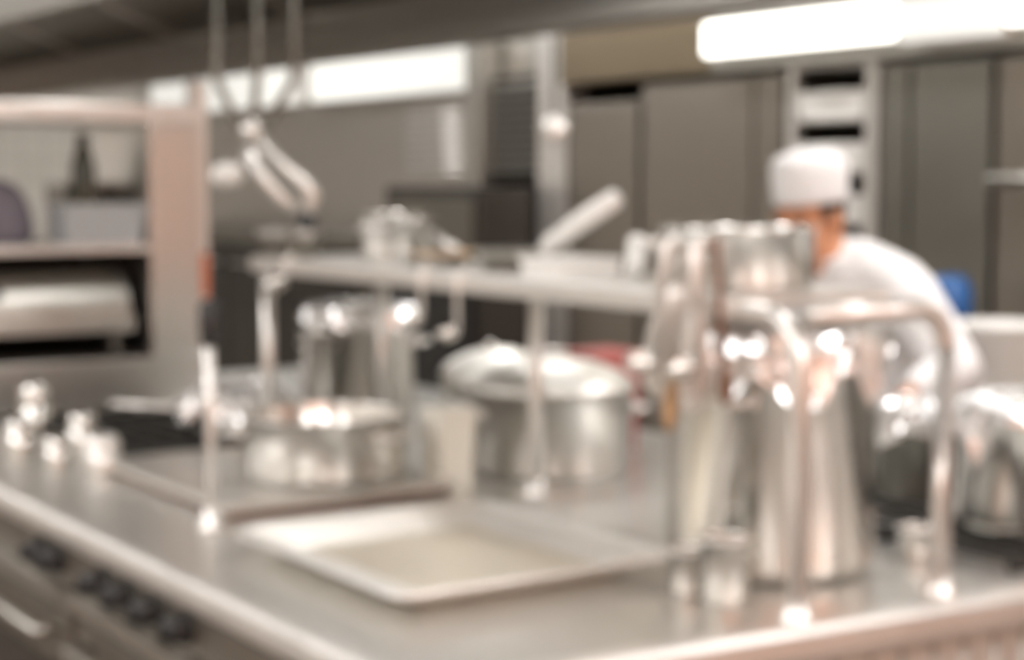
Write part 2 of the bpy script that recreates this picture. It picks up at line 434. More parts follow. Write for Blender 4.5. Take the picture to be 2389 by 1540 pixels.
# sheet tray in front
def tray(label, x0, x1, y0, y1, z, h, flare, m='alu'):
    t = thing('baking_tray', label, 'tray', ((x0 + x1) / 2, (y0 + y1) / 2, z))
    cx, cy, w, d = (x0 + x1) / 2, (y0 + y1) / 2, x1 - x0, y1 - y0
    def rr(dw, zz, rad=.035):
        a, b = w / 2 - dw, d / 2 - dw; pts = []
        for (sx, sy, a0) in ((1, 1, 0), (-1, 1, pi / 2), (-1, -1, pi), (1, -1, 3 * pi / 2)):
            for i in range(6):
                an = a0 + pi / 2 * i / 5
                pts.append((cx + sx * (a - rad) + rad * cos(an), cy + sy * (b - rad) + rad * sin(an), zz))
        return pts
    lv = [rr(flare + .012, z), rr(flare, z + .006), rr(.012, z + h - .006), rr(0, z + h - .004), rr(0, z + h + .002), rr(.012, z + h + .003), rr(.018, z + h - .003), rr(flare + .006, z + .012), rr(flare + .016, z + .006)]
    n = 24; vs = [p for l in lv for p in l]; fs = [list(range(n))[::-1], list(range((len(lv) - 1) * n, len(lv) * n))]
    for k in range(len(lv) - 1):
        for i in range(n): fs.append([k * n + i, k * n + (i + 1) % n, (k + 1) * n + (i + 1) % n, (k + 1) * n + i])
    MB().add(vs, fs, False).build('pan', m, t)
    MB().box(x0 + flare + .07, x1 - flare - .022, y0 + flare + .022, y1 - flare - .022, z + .0065, z + .008, .0005).build('floor_reflection', 'tray_reflect', t)  # tan slab paints the floor's duller reflection, leaving the left band bright
    e = rr(-.001, z + h)
    MB().tube(e + [e[0]], .006, 8, False).build('rolled_rim', 'steel_light', t)
    return t
tray('large empty aluminium baking tray with flared sides on the near worktop',   .18, .79, .325, 1.01, .9005, .042, .06)

# saucepan with foil, on the burner grate
t = thing('burner_grate', 'black cast iron burner grate behind the griddle plate', 'grate', (.66, 2.6, .9))
gb = MB()
for k in range(6): gb.box(.40 + .08 * k, .415 + .08 * k, 2.11, 2.9, .915, .935)
gb.box(.38, .91, 2.10, 2.12, .9005, .932); gb.box(.38, .91, 2.88, 2.90, .9005, .932); gb.box(.38, .91, 2.49, 2.51, .9005, .932)
gb.box(.38, .40, 2.10, 2.90, .9005, .932); gb.box(.89, .91, 2.10, 2.90, .9005, .932)
gb.build('grate_bars', 'iron', t)
MB().box(.39, .90, 2.22, 2.89, .9005, .906).build('drip_plate', 'iron', t)
PC = (.765, 2.275, .9355)
t = thing('saucepan', 'small steel saucepan with a long handle on the burner grate', 'saucepan', PC)
MB().lathe(pot_profile(.138, .10, base_r=.02), PC, 44).build('body', 'steel_pot', t)
MB().tube([(PC[0] - .11, PC[1] + .04, PC[2] + .075), (PC[0] - .2, PC[1] + .10, PC[2] + .085), (PC[0] - .3, PC[1] + .17, PC[2] + .09)], [.009, .011, .012], 12).build('handle', 'steel_light', t)
foil('crumpled foil over the small saucepan on the burner grate', (PC[0], PC[1], PC[2] + .105), .142, .06, 21, dome=.05, spikes=3, spike=.03, amp=.018, flare=.02)

# shakers at the left front edge
def shaker(c, r, h, label, m='steel_pot'):
    t = thing('shaker', label, 'shaker', c, 'steel shakers')
    MB().lathe([(0, 0), (r * .92, 0), (r, .006), (r, h * .62), (0, h * .62)], c, 28).build('body', m, t)
    MB().lathe([(r * 1.05, h * .60), (r * 1.05, h * .70), (r * .98, h * .8), (r * .75, h * .92), (r * .4, h * .985), (0, h)], c, 28).build('cap', m, t)
    return t
shaker((.215, 2.48, .9), .042, .105, 'round topped steel shaker standing nearest the left frame edge')
shaker((.235, 2.235, .9), .036, .085, 'short steel shaker right of the leftmost shaker')
shaker((.30, 2.075, .9), .044, .105, 'warm toned wide shaker beside the griddle plate corner', 'steel_light')
shaker((.375, 2.44, .9), .038, .115, 'taller steel shaker behind the other shakers')
shaker((.36, 2.80, .9), .045, .17, 'tallest steel shaker at the cabinet foot, left side')

# slim riser at the front edge
t = thing('riser_pipe', 'slim steel pipe with round foot in front of the griddle plate', 'pipe', (.235, 1.235, .9))
MB().tube([(.235, 1.235, .9), (.235, 1.235, 1.36)], .011, 12).build('pipe', 'steel_light', t)
MB().lathe([(0, .9005), (.034, .9005), (.032, .91), (.018, .925), (.015, .95), (0, .95)], (.235, 1.235, 0), 22).build('foot_flange', 'steel_light', t)
MB().lathe([(0, 1.30), (.017, 1.30), (.021, 1.33), (.021, 1.385), (.012, 1.40), (0, 1.40)], (.235, 1.235, 0), 18).build('cap', 'black', t)

# right-hand pots
t = thing('burner_grate', 'black cast iron burner grate under the right foil topped pot', 'grate', (1.6, .3, .9))
gb = MB()
for k in range(6): gb.box(1.36 + .1 * k, 1.375 + .1 * k, -.01, .72, .915, .932)
for yy in (-.01, .34, .705): gb.box(1.345, 1.89, yy, yy + .016, .9005, .93)
gb.build('grate_bars', 'iron', t)
t = None
RC = (1.61, .175, .9325)
pot('stock_pot', 'steel pot with foil top at the right frame edge', RC, .158, .25, angs=(radians(240), radians(60)), hz=.18, base_r=.025, group='stock pots')
foil('crumpled foil draped down the pot at the right frame edge', (RC[0], RC[1], RC[2] + .256), .162, .075, 14, spikes=5, spike=.08, flare=.02)
QC = (1.66, .53, .9325)
pot('stock_pot', 'dark small pot with foil between the two near posts', QC, .10, .2, 'steel_dark', angs=(), base_r=.02, group='stock pots')
foil('crumpled foil on the dark small pot between the near posts', (QC[0], QC[1], QC[2] + .206), .103, .07, 33, spikes=3, spike=.03)
t = thing('storage_box', 'red plastic storage box behind the domed braising pot', 'box', (1.62, 1.68, .9))
tub(MB(), (1.62, 1.68, .9), .13, .15, .13, .15, .265).build('body', 'red', t)
MB().box(1.54, 1.70, 1.60, 1.76, 1.162, 1.18, .005).build('lid', 'red', t)

# ------------------------------------------------------------------ on the shelf
ZS = 1.4495
pot('shallow_pot', 'wide shallow steel pot on the near end of the shelf', (.918, .31, ZS), .144, .112, angs=(radians(130),), hz=.085, base_r=.012)
t = thing('shaker', 'small white shaker on the shelf left of the wide shallow pot', 'shaker', (.92, .635, ZS))
ml = Matrix.Rotation(radians(8), 3, 'Y')
MB().lathe([(0, 0), (.021, 0), (.021, .065), (0, .065)], (.92, .635, ZS + .002), 20, ml).build('body', 'white', t)
MB().lathe([(.023, .06), (.023, .078), (.014, .09), (0, .092)], (.92, .635, ZS + .002), 20, ml).build('cap', 'white', t)
t = thing('gastro_pan', 'shallow white rectangular container on the shelf beside the small shaker', 'container', (.9, .82, ZS))
tub(MB(), (.89, .82, ZS), .15, .16, .14, .15, .036).build('body', 'white', t)
MB().box(    .89 - .085, .89 + .085, .82 - .08, .82 + .08, ZS + .034, ZS + .041, .003).build('lid', 'white', t)
# frying pan
FC = (.95, 1.09, ZS)
t = thing('frying_pan', 'steel frying pan with its pale handle angled up on the shelf', 'frying pan', FC)
MB().lathe([(0, 0), (.085, 0), (.118, .042), (.122, .045), (.118, .047), (.084, .005), (0, .005)], FC, 40).build('bowl', 'steel_dull', t)
MB().tube([(.935, .99, ZS + .04), (.94, .97, ZS + .062), (.955, .86, ZS + .12), (.965, .76, ZS + .165)], [.014, .021, .023, .021], 14).build('handle', 'white', t)
# flat wooden spatula and tongs
t = thing('wooden_spatula', 'pale wooden spatula lying on a dish left of the frying pan', 'spatula', (.9, 1.3, ZS))
MB().tube([(.93, 1.46, ZS + .075), (.92, 1.39, ZS + .054), (.91, 1.31, ZS + .036)], [.010, .010, .012], 10).build('handle', 'steel_light', t)
MB().ball((.905, 1.275, ZS + .0325), (.028, .045, .007), 16).build('blade', 'wood', t)
t = thing('side_dish', 'low steel dish of browned food on the shelf left of the frying pan', 'dish', (.9, 1.32, ZS))
MB().lathe([(0, 0), (.07, 0), (.088, .025), (.092, .028), (.086, .027), (.068, .005), (0, .005)], (.89, 1.375, ZS), 32).build('dish', 'steel', t)
fd = MB()
for i in range(16):
    a = i * 2.4; q = .014 * math.sqrt(i)
    fd.ball((.89 + q * cos(a), 1.375 + q * sin(a), ZS + .022), (.014, .013, .009), 10)
o = fd.build('food', 'food', t); o['kind'] = 'stuff'
pot('small_pot', 'smaller of the two upright steel pots on the shelf', (.92, 1.545, ZS), .047, .108, angs=(), base_r=.008, n=32, group='upright pots on the shelf')
pot('small_pot', 'larger of the two upright steel pots on the shelf', (.965, 1.735, ZS), .075, .118, angs=(radians(215),), hz=.085, base_r=.01, n=40, group='upright pots on the shelf', hw=.07)
t = thing('gastro_pan', 'steel hotel pan with wide rim at the far end of the shelf', 'container', (.83, 2.0, ZS))
tub(MB(), (.802, 2.0, ZS), .08, .09, .16, .17, .058).build('body', 'steel_dark', t)  # body coloured darker than the lit rim to paint in its shade
rm = MB(); rm.box(.752, .772, 1.90, 2.10, ZS + .056, ZS + .072, .002); rm.box(.832, .852, 1.90, 2.10, ZS + .056, ZS + .072, .002)
rm.box(.752, .852, 1.90, 1.92, ZS + .056, ZS + .072, .002); rm.box(.752, .852, 2.08, 2.10, ZS + .056, ZS + .072, .002); rm.build('rim', 'steel_light', t)

# ------------------------------------------------------------------ hanging utensils
def ladle(label, x, y, ztop, length, r, rot=0.0, m='steel_pot'):
    t = thing('ladle', label, 'ladle', (x, y, ztop), 'hanging ladles')
    mt = Matrix.Rotation(rot, 3, 'X')
    o = Vector((x, y, ztop))
    f = lambda p: o + mt @ Vector(p)
    MB().tube([f(p) for p in ((.022, 0, -.008), (.016, 0, .01), (0, 0, .014), (-.012, 0, .0), (-.012, 0, -length))], .0095 if length > .15 else .006, 8).build('handle', 'steel_light', t)
    pr = [(sin(a) * r, -cos(a) * r) for a in [pi / 2 * i / 8 for i in range(9)]]; pr[0] = (0, -r)
    pr = pr + [(r * .94, 0)] + [(sin(a) * r * .94, -cos(a) * r * .94) for a in [pi / 2 * i / 8 for i in range(7, 0, -1)]] + [(0, -r * .94)]
    bm_ = mt @ Matrix.Rotation(radians(-15), 3, 'Y')
    MB().lathe(pr, f((-.012 - r * .95, 0, -length + .005)), 24, bm_).build('bowl', m, t)
    return t
ladle('small ladle hanging under the shelf, left of its twin', FX - .012, 1.175, rail_z + .018, .10, .026)
ladle('small ladle hanging under the shelf, near the slim middle post', FX - .012, 1.02, rail_z + .018, .12, .026)
ladle('small ladle hanging under the far end of the shelf', FX - .012, 1.87, rail_z + .018, .05, .034)
# hook bracket and the big bunch before the wide shallow pot
t = thing('utensil_hook', 'steel hook bracket on the shelf front carrying the bunch of utensils', 'hook', (FX, .17, 1.42))
MB().tube([(FX - .0, .17, 1.445), (FX - .0, .17, 1.53), (FX - .015, .17, 1.545), (FX - .05, .17, 1.545), (FX - .07, .17, 1.535), (FX - .072, .17, 1.55)], .006, 10).build('bracket', 'steel_light', t)
MB().tube([(FX - .045, .09, 1.545), (FX - .045, .24, 1.545)], .006, 10).build('crossbar', 'steel_light', t)
def whisk(label, x, y, ztop, hl, L, rad, rot):
    t = thing('whisk', label, 'whisk', (x, y, ztop), 'hanging whisks')
    mt = Matrix.Rotation(rot, 3, 'X'); o = Vector((x, y, ztop))
    f = lambda p: o + mt @ Vector(p)
    MB().tube([f((.0, 0, .012)), f((0, 0, -hl))], [.009, .012], 12).build('handle', 'steel_light', t)
    w = MB()
    for k in range(8):
        a = pi * k / 8; d = Vector((cos(a), sin(a), 0)); pts = []
        for i in range(25):
            s_ = i / 24 * 2 * pi
            q = rad * sin(s_)
            zz = -hl - L * (1 - cos(s_)) / 2
            fat = .6 + .4 * (1 - cos(s_)) / 2
            pts.append(f(d * q * fat + Vector((0, 0, zz))))
        w.tube(pts, .0042, 6)
    w.build('wires', 'steel_light', t)
    return t
HX = FX - .055
whisk('large balloon whisk hanging leftmost in the utensil bunch', HX, .20, 1.54, .07, .22, .045, radians(14))
whisk('narrow whisk hanging in the middle of the utensil bunch', HX, .16, 1.54, .10, .2, .028, radians(3))
ladle('big ladle hanging at the right of the utensil bunch', HX - .03, .12, 1.535, .20, .032, radians(-2))
ladle('big ladle hanging between the whisks of the utensil bunch', HX - .045, .18, 1.535, .20, .032, radians(9))
t = thing('spatula', 'slim spatula with pale wooden end hanging low in the bunch', 'spatula', (HX, .18, 1.53))
o = Vector((HX, .205, 1.53)); mt = Matrix.Rotation(radians(6), 3, 'X')
MB().tube([o + mt @ Vector((0, 0, .022)), o + mt @ Vector((0, 0, -.2))], .007, 10).build('shaft', 'steel_light', t)
MB().tube([o + mt @ Vector((0, 0, -.195)), o + mt @ Vector((0, 0, -.3)), o + mt @ Vector((0, 0, -.33))], [.012, .015, .008], 12).build('wooden_end', 'wood', t)
t = thing('wooden_spoon', 'dark brown wooden spoon leaning right in the utensil bunch', 'spoon', (HX, .11, 1.5))
MB().tube([(HX - .012, .10, 1.555), (HX - .016, .073, 1.33)], .007, 10).build('handle', 'wood_dark', t)
MB().ball((HX - .017, .065, 1.30), (.008, .018, .034), 14).build('bowl', 'wood_dark', t)

# ------------------------------------------------------------------ pot filler hanging from the hood
t = thing('pot_filler', 'jointed steel pot filler pipes hanging from the hood above the tall pot', 'tap', (.79, 2.11, 1.9))
AX = Vector((cos(radians(33.6)), -sin(radians(33.6)), 0))      # direction of the arms across the island
O = Vector((.787, 2.12, 0))
def pf(a, z, b=0): return O + AX * a + Vector((0, 0, z)) + Vector((.55, .83, 0)) * b
for a in (-.125, -.015, .085):
    MB().tube([pf(a, 2.6), pf(a, 1.93), pf(a * .55 - .015, 1.84), pf(a * .35 - .02, 1.80)], .013, 12).build('drop_pipe', 'steel_dark', t)
MB().ball(pf(-.03, 1.79), (.032, .032, .036), 16).build('manifold', 'steel_light', t)
MB().tube([pf(-.02, 1.79), pf(.06, 1.69), pf(.115, 1.645), pf(.135, 1.61), pf(.125, 1.58), pf(.118, 1.54)], [.017, .017, .022, .022, .016, .015], 14).build('upper_arm', 'steel_light', t)
MB().tube([pf(-.04, 1.74, -.03), pf(.0, 1.665, -.03), pf(.06, 1.60, -.03), pf(.10, 1.57, -.02)], [.014, .02, .018, .014], 14).build('lower_arm', 'steel_light', t)
MB().lathe([(.012, .05), (.02, .04), (.026, 0), (.026, -.04), (.02, -.045), (0, -.045)], pf(.118, 1.52), 20).build('nozzle', 'black', t)
h_ = MB().tube([pf(-.04, 1.72, -.03), pf(-.08, 1.68, -.05)], .008, 10).build('valve_stem', 'steel', t)
MB().ball(pf(-.09, 1.67, -.06), (.046, .046, .034), 18).build('valve_wheel', 'white', h_)

# ------------------------------------------------------------------ open warming cabinet at the far end of the island
CY0, CY1, CX0, CX1 = 3.09, 3.75, .0, 1.02
cab = thing('warming_cabinet', 'open stainless warming cabinet with two bays on the island end', 'cabinet', (.5, 3.4, .9))
fr = MB()
MB().box(CX0, CX1, CY0, CY1, .93, 1.085, .006).build('base', 'steel', cab)
MB().box(CX0, CX1, CY0, CY1, 1.84, 1.90, .006).build('top_panel', 'steel_light', cab)
MB().box(CX1 - .175, CX1, CY0, CY1, 1.085, 1.84, .006).build('side_panel', 'steel', cab)
MB().box(CX0, CX0 + .05, CY0, CY1, 1.085, 1.84, .006).build('side_panel', 'steel', cab)
MB().box(CX0 + .05, CX1 - .175, CY0 + .01, CY1, 1.425, 1.45, .003).build('middle_shelf', 'steel_light', cab)
MB().box(CX0 + .05, CX1 - .175, CY1 - .02, CY1, 1.085, 1.425).build('back_panel', 'recess', cab)  # back and deck near-black, shade of the lower bay put into colour
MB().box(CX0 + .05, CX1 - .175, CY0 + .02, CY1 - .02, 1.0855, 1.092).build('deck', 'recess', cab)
for x in (CX0 + .06, CX1 - .06):
    for y in (CY0 + .06, CY1 - .06):
        MB().lathe([(0, .9005), (.022, .9005), (.018, .931), (0, .931)], (x, y, 0), 14).build('foot', 'black', cab)
t = thing('roll_top_dish', 'rounded steel roll top dish in the lower bay of the warming cabinet', 'dish', (.44, 3.3, 1.2))
pr = [(3.16, 1.215)] + [(3.32 - .16 * cos(a), 1.215 + .16 * sin(a)) for a in [pi * i / 16 for i in range(17)]] + [(3.48, 1.215)]
MB().prism(pr, 'x', .08, .80).build('cover', 'steel_dull', t)
MB().box(.07, .81, 3.15, 3.49, 1.165, 1.214, .006).build('pan', 'steel', t)
for x in (.12, .76):
    MB().box(x - .015, x + .015, 3.2, 3.44, 1.0925, 1.166).build('foot', 'steel_dark', t)
MB().ball((.36, 3.155, 1.30), (.02, .02, .02), 14).build('knob', 'black', t)
t = thing('plastic_tub', 'grey plastic tub on the upper shelf of the warming cabinet', 'tub', (.70, 3.17, 1.45))
tub(MB(), (.71, 3.22, 1.4505), .24, .27, .16, .19, .13).build('body', 'grey', t)
t = thing('bottle', 'dark olive bottle standing behind the grey tub in the cabinet', 'bottle', (.735, 3.4, 1.45))
MB().lathe([(0, 0), (.038, 0), (.04, .01), (.04, .25), (.024, .31), (.018, .33), (0, .33)], (.735, 3.40, 1.4505), 24).build('body', 'olive', t)
MB().lathe([(0, .325), (.02, .325), (.02, .36), (0, .36)], (.735, 3.40, 1.4505), 16).build('cap', 'black', t)
t = thing('stacked_pan', 'dark steel pan in the cabinet right of the olive bottle', 'pan', (.8, 3.5, 1.45))
tub(MB(), (.765, 3.58, 1.4505), .12, .13, .2, .22, .19).build('body', 'steel_dark', t)
MB().box(.695, .835, 3.47, 3.69, 1.637, 1.65, .003).build('rim', 'steel_dull', t)
tag(MB().lathe([(0, 0), (.11, 0), (.125, .03), (.12, .09), (.10, .15), (.07, .19), (.02, .21), (0, .21)], (.44, 3.42, 1.4505), 24).build('folded_cloth', 'purple'), 'heap of violet grey cloth left in the upper cabinet bay', 'cloth')
t = thing('control_box', 'small orange box fixed on the right side of the warming cabinet', 'box', (1.04, 3.3, 1.35))
MB().box(CX1 + .0005, CX1 + .03, 3.1, 3.19, 1.27, 1.415, .006).build('case', 'orange', t)
t = thing('gantry_post', 'pale square steel post standing beside the warming cabinet', 'post', (1.09, 3.32, .9))
MB().box(1.075, 1.13, 3.28, 3.335, .9005, 1.99, .004).build('post', 'steel_light', t)
MB().box(1.06, 1.145, 3.265, 3.35, .9005, .912, .002).build('foot_plate', 'steel_light', t)

# ------------------------------------------------------------------ back line
BXF = 3.0
def tall_cabinet(name, label, y0, y1, z1, m, seams=(), handles=(), depth=.75, cat='cabinet', edge='steel_dark'):
    t = thing(name, label, cat, (BXF + depth / 2, (y0 + y1) / 2, 0), 'tall steel cabinets along the back')
    MB().box(BXF + .03, BXF + depth, y0 + .004, y1 - .004, .1, z1).build('carcass', edge, t)
    ys = [y0] + list(seams) + [y1]
    for k, (a, b) in enumerate(zip(ys, ys[1:])):
        d = MB().box(BXF, BXF + .03, a + .008, b - .008, .14, z1 - .01, .004).build('door', m, t)
        if handles and k < len(handles) and handles[k]:
            hy = b - .05 if handles[k] > 0 else a + .05
            MB().tube([(BXF, hy, 1.05), (BXF - .04, hy, 1.05), (BXF - .04, hy, 1.4), (BXF, hy, 1.4)], .01, 10).build('handle', 'steel', d)
    for yy in (y0 + .06, y1 - .06):
        for xx in (BXF + .08, BXF + depth - .08):
            MB().lathe([(0, 0), (.025, 0), (.02, .101), (0, .101)], (xx, yy, 0), 12).build('leg', 'steel_dark', t)
    return t
tall_cabinet('refrigerator', 'tall brushed steel refrigerator left of the open tray rack', 2.46, 3.29, 2.04, 'steel_cab', (2.62,), (0, -1), cat='refrigerator')
tall_cabinet('storage_cabinet', 'narrow dull steel cabinet left of the tall refrigerator', 3.31, 3.80, 1.98, 'steel_cab', (), (0,))
tall_cabinet('storage_cabinet', 'dark steel cabinet behind the cook right of the open tray rack', 1.50, 1.985, 2.04, 'steel_dark', (1.85,), (0, 0))
t = tall_cabinet('storage_cabinet', 'pale steel cabinet with crossbar handle at the right frame edge', .78, 1.485, 2.04, 'steel_cab', (), (0,))
MB().tube([(BXF, 1.46, 1.657), (BXF - .05, 1.46, 1.657), (BXF - .05, 1.0, 1.657), (BXF, 1.0, 1.657)], .02, 12).build('crossbar_handle', 'steel_dull', t)
# open tray rack
t = thing('tray_rack', 'open rack with pale uprights between the refrigerator and dark cabinet', 'rack', (3.2, 2.22, 0))
for (a, b) in ((2.0, 2.055), (2.40, 2.44)):
    MB().box(3.0, 3.04, a, b, 0, 2.05, .003).build('upright', 'steel_light', t)
    MB().box(3.50, 3.54, a, b, 0, 2.05, .003).build('upright', 'steel_light', t)
MB().box(3.0, 3.54, 2.0, 2.44, 2.05, 2.06).build('top_plate', 'steel_light', t)
MB().box(3.545, 3.56, 2.0, 2.44, .1, 2.05).build('back_plate', 'steel_dark', t)
zs = [.25, .43, .61, .79, .97, 1.15, 1.33, 1.51, 1.69, 1.87]
for z in zs:
    MB().box(3.0, 3.54, 2.055, 2.40, z - .012, z, .001).build('runner', 'steel_dull', t)
names = ['lowest', 'second', 'third', 'fourth', 'fifth', 'sixth', 'seventh', 'eighth', 'ninth', 'topmost']
for i, z in enumerate(zs[4:]):
    b = thing('storage_tray', 'white plastic tray on the open rack, %s' % ['sixth from the top', 'fifth from the top', 'fourth from the top', 'third from the top', 'second from the top', 'topmost of the stack'][i], 'tray', (3.2, 2.22, z), 'white trays on the open rack')
    tub(MB(), (3.20, 2.2275, z + .0005), .38, .4, .30, .335, .095).build('body', 'white', b)
    MB().box(2.99, 3.0, 2.17, 2.285, z + .07, z + .085, .002).build('grip', 'white', b)
# wall strip lamps
def strip(label, y0, y1, z0, z1, x=3.1, m='lamp_wall'):
    t = thing('strip_light', label, 'strip light', (x, (y0 + y1) / 2, z0), 'strip lights along the back')
    MB().box(x - .05, x - .0005, y0, y1, z0 - .004, z1 + .004, .002).build('housing', 'white', t)
    MB().box(x - .085, x - .05, y0 + .01, y1 - .01, z0, z1, .01).build('diffuser', m, t)
strip('long bright strip light above the refrigerator and rack', 1.83, 2.79, 2.115, 2.235, 2.97)
strip('short added glow strip standing for the lit soffit above the dark cabinet', 1.40, 1.81, 2.10, 2.235, 2.97, m='lamp_dim')  # added glowing strip, imitates the bright soffit between the two fixtures
strip('short bright strip light at the upper right frame corner', .5, 1.375, 2.125, 2.25, 2.97)
strip('wide soft strip light over the ribbed wall panel', 4.62, 6.3, 2.085, 2.32, 3.13, m='lamp_dim')
strip('far soft strip light left of the pot filler pipes', 6.55, 8.6, 2.085, 2.34, 3.13, m='lamp_dim')
# wall panelling further left
t = thing('wall_panel', 'brushed steel wall panel with ribbed right end under the strip light', 'panel', (3.15, 5.9, 1), None)
MB().box(3.12, 3.16, 4.63, 8.7, .0, 2.06).build('sheet', 'steel_sheet', t)
for k in range(9):
    MB().tube([(3.115, 4.66, 1.70 + .04 * k), (3.115, 5.35, 1.70 + .04 * k)], .008, 8).build('rib', 'steel_light', t)
t = thing('upright_post', 'brown grey upright between the ribbed panel and the vent grille', 'post', (3.05, 4.56, 0))
MB().box(3.0, 3.12, 4.50, 4.62, 0, 2.3, .006).build('post', 'steel_dull', t)
t = thing('vent_grille', 'dark louvred vent grille on the back wall above the black oven', 'vent', (3.08, 4.25, 1.7))
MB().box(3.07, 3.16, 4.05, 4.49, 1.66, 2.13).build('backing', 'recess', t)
MB().box(3.05, 3.16, 4.03, 4.055, 1.65, 2.14).build('frame', 'steel_dull', t)
MB().box(3.05, 3.16, 4.49, 4.4995, 1.65, 2.14).build('frame', 'steel_dull', t)
for k in range(10):
    z = 1.70 + k * .041
    MB().prism([(3.035, z), (3.07, z + .022), (3.07, z + .028), (3.035, z + .008)], 'y', 4.06, 4.485).build('slat', 'steel_dull', t)
t = thing('upright_post', 'beige upright right of the vent grille under the hood lip', 'post', (3.05, 3.92, 0))
MB().box(3.0, 3.12, 3.82, 4.025, 0, 2.28, .008).build('post', 'steel_light', t)
t = thing('steam_gauge', 'round steel gauge hanging on a pipe before the beige upright', 'gauge', (2.0, 2.5, 1.8))
MB().tube([(2.0, 2.47, 2.999), (2.0, 2.47, 1.86)], .008, 10).build('pipe', 'steel_dark', t)
MB().lathe([(0, .02), (.04, .018), (.046, .01), (.046, -.015), (0, -.018)], (2.0, 2.47, 1.82), 24, Matrix.Rotation(radians(90), 3, 'X') @ Matrix.Rotation(radians(-30), 3, 'Y')).build('dial', 'steel_light', t)
t = thing('oven', 'black fronted oven under the vent grille on the back line', 'oven', (2.9, 4.45, 0))
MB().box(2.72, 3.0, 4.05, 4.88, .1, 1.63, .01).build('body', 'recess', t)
d = MB().box(2.69, 2.72, 4.1, 4.83, .35, 1.28, .01).build('door', 'black', t)
MB().tube([(2.69, 4.2, 1.2), (2.65, 4.2, 1.2), (2.65, 4.73, 1.2), (2.69, 4.73, 1.2)], .012, 10).build('door_handle', 'steel', d)
MB().box(2.705, 2.72, 4.1, 4.83, 1.34, 1.58, .004).build('control_panel', 'steel_dark', t)
for yy in (4.1, 4.83):
    MB().lathe([(0, 0), (.03, 0), (.03, .101), (0, .101)], (2.76, yy, 0), 12).build('leg', 'black', t)
    MB().lathe([(0, 0), (.03, 0), (.03, .101), (0, .101)], (2.95, yy, 0), 12).build('leg', 'black', t)
t = thing('low_cabinet', 'long low dark steel cabinet left of the black oven on the back line', 'cabinet', (2.85, 6.3, 0))
MB().box(2.62, 3.08, 4.93, 7.9, .1, 1.40, .008).build('carcass', 'steel_dark', t)
for k in range(4):
    a = 4.95 + k * .735
    d = MB().box(2.60, 2.62, a + .01, a + .72, .16, 1.33, .004).build('door', 'recess', t)
    MB().tube([(2.60, a + .1, 1.22), (2.57, a + .1, 1.22), (2.57, a + .63, 1.22), (2.60, a + .63, 1.22)], .009, 8).build('handle', 'steel_dull', d)
for yy in (5.0, 7.8):
    for xx in (2.68, 3.0):
        MB().lathe([(0, 0), (.03, 0), (.03, .101), (0, .101)], (xx, yy, 0), 12).build('leg', 'black', t)
# work table along the back, bucket, blue bowl
t = thing('work_table', 'steel work table behind the cook carrying a white bucket', 'table', (2.75, .6, 0))
MB().box(2.5, 2.95, -.4, 1.6, .86, .9, .004).build('table_top', 'steel', t)
MB().box(2.55, 2.9, -.35, 1.55, .25, .275).build('undershelf', 'steel_dull', t)
for x in (2.54, 2.91):
    for y in (-.35, 1.55):
        MB().tube([(x, y, 0), (x, y, .861)], .02, 10).build('leg', 'steel', t)
t = thing('bucket', 'white plastic bucket on the work table behind the cook', 'bucket', (2.68, 1.16, .9))
MB().lathe([(0, 0), (.115, 0), (.142, .33), (.15, .332), (.15, .345), (.138, .345), (.112, .006), (0, .006)], (2.66, 1.17, .9005), 36).build('body', 'white', t)
MB().tube(arc((2.66, 1.17, 1.225), .153, pi, 2 * pi, (0, 1, 0), (-.6, 0, .75), 16), .003, 6).build('bail', 'steel', t)
t = thing('canister', 'grey canister with a blue lid between the cook and the bucket', 'canister', (2.74, 1.425, .9))
MB().lathe([(0, 0), (.055, 0), (.06, .01), (.06, .36), (0, .36)], (2.74, 1.425, .9005), 24).build('body', 'steel_dark', t)
MB().lathe([(0, .34), (.064, .34), (.068, .36), (.066, .43), (.045, .465), (0, .47)], (2.74, 1.425, .9005), 24).build('lid', 'blue', t)

# ------------------------------------------------------------------ the cook
def fuse(mb, name, m, voxel, parent, smooth=6):
    o = mb.build(name, m, parent)
    md = o.modifiers.new('r', 'REMESH'); md.mode = 'VOXEL'; md.voxel_size = voxel
    sm = o.modifiers.new('s', 'SMOOTH'); sm.factor = .5; sm.iterations = smooth
    dg = bpy.context.evaluated_depsgraph_get()
    me = bpy.data.meshes.new_from_object(o.evaluated_get(dg))
    o.modifiers.clear(); o.data = me
    me.polygons.foreach_set('use_smooth', [True] * len(me.polygons))
    if not me.materials: me.materials.append(M[m])
    return o
P_ = (2.3, 1.24, 0)
cook = thing('person', 'person in white cook jacket and flat white cap bent over the pots', 'person', P_)
V = Vector
HC = V((2.03, 1.285, 1.555))                                    # head centre
HM = Matrix.Rotation(radians(8), 3, 'Z') @ Matrix.Rotation(radians(-17), 3, 'Y')   # head frame: -x forward, dipped
def hd(x, y, z): return HC + HM @ V((x, y, z))
LS, RS = V((2.15, 1.04, 1.35)), V((2.11, 1.44, 1.37))
LE, RE = V((2.13, .845, 1.17)), V((2.00, 1.56, 1.16))
LW, RW = V((1.96, .83, 1.125)), V((1.80, 1.42, 1.12))
NB = V((2.12, 1.25, 1.42))
body = MB()
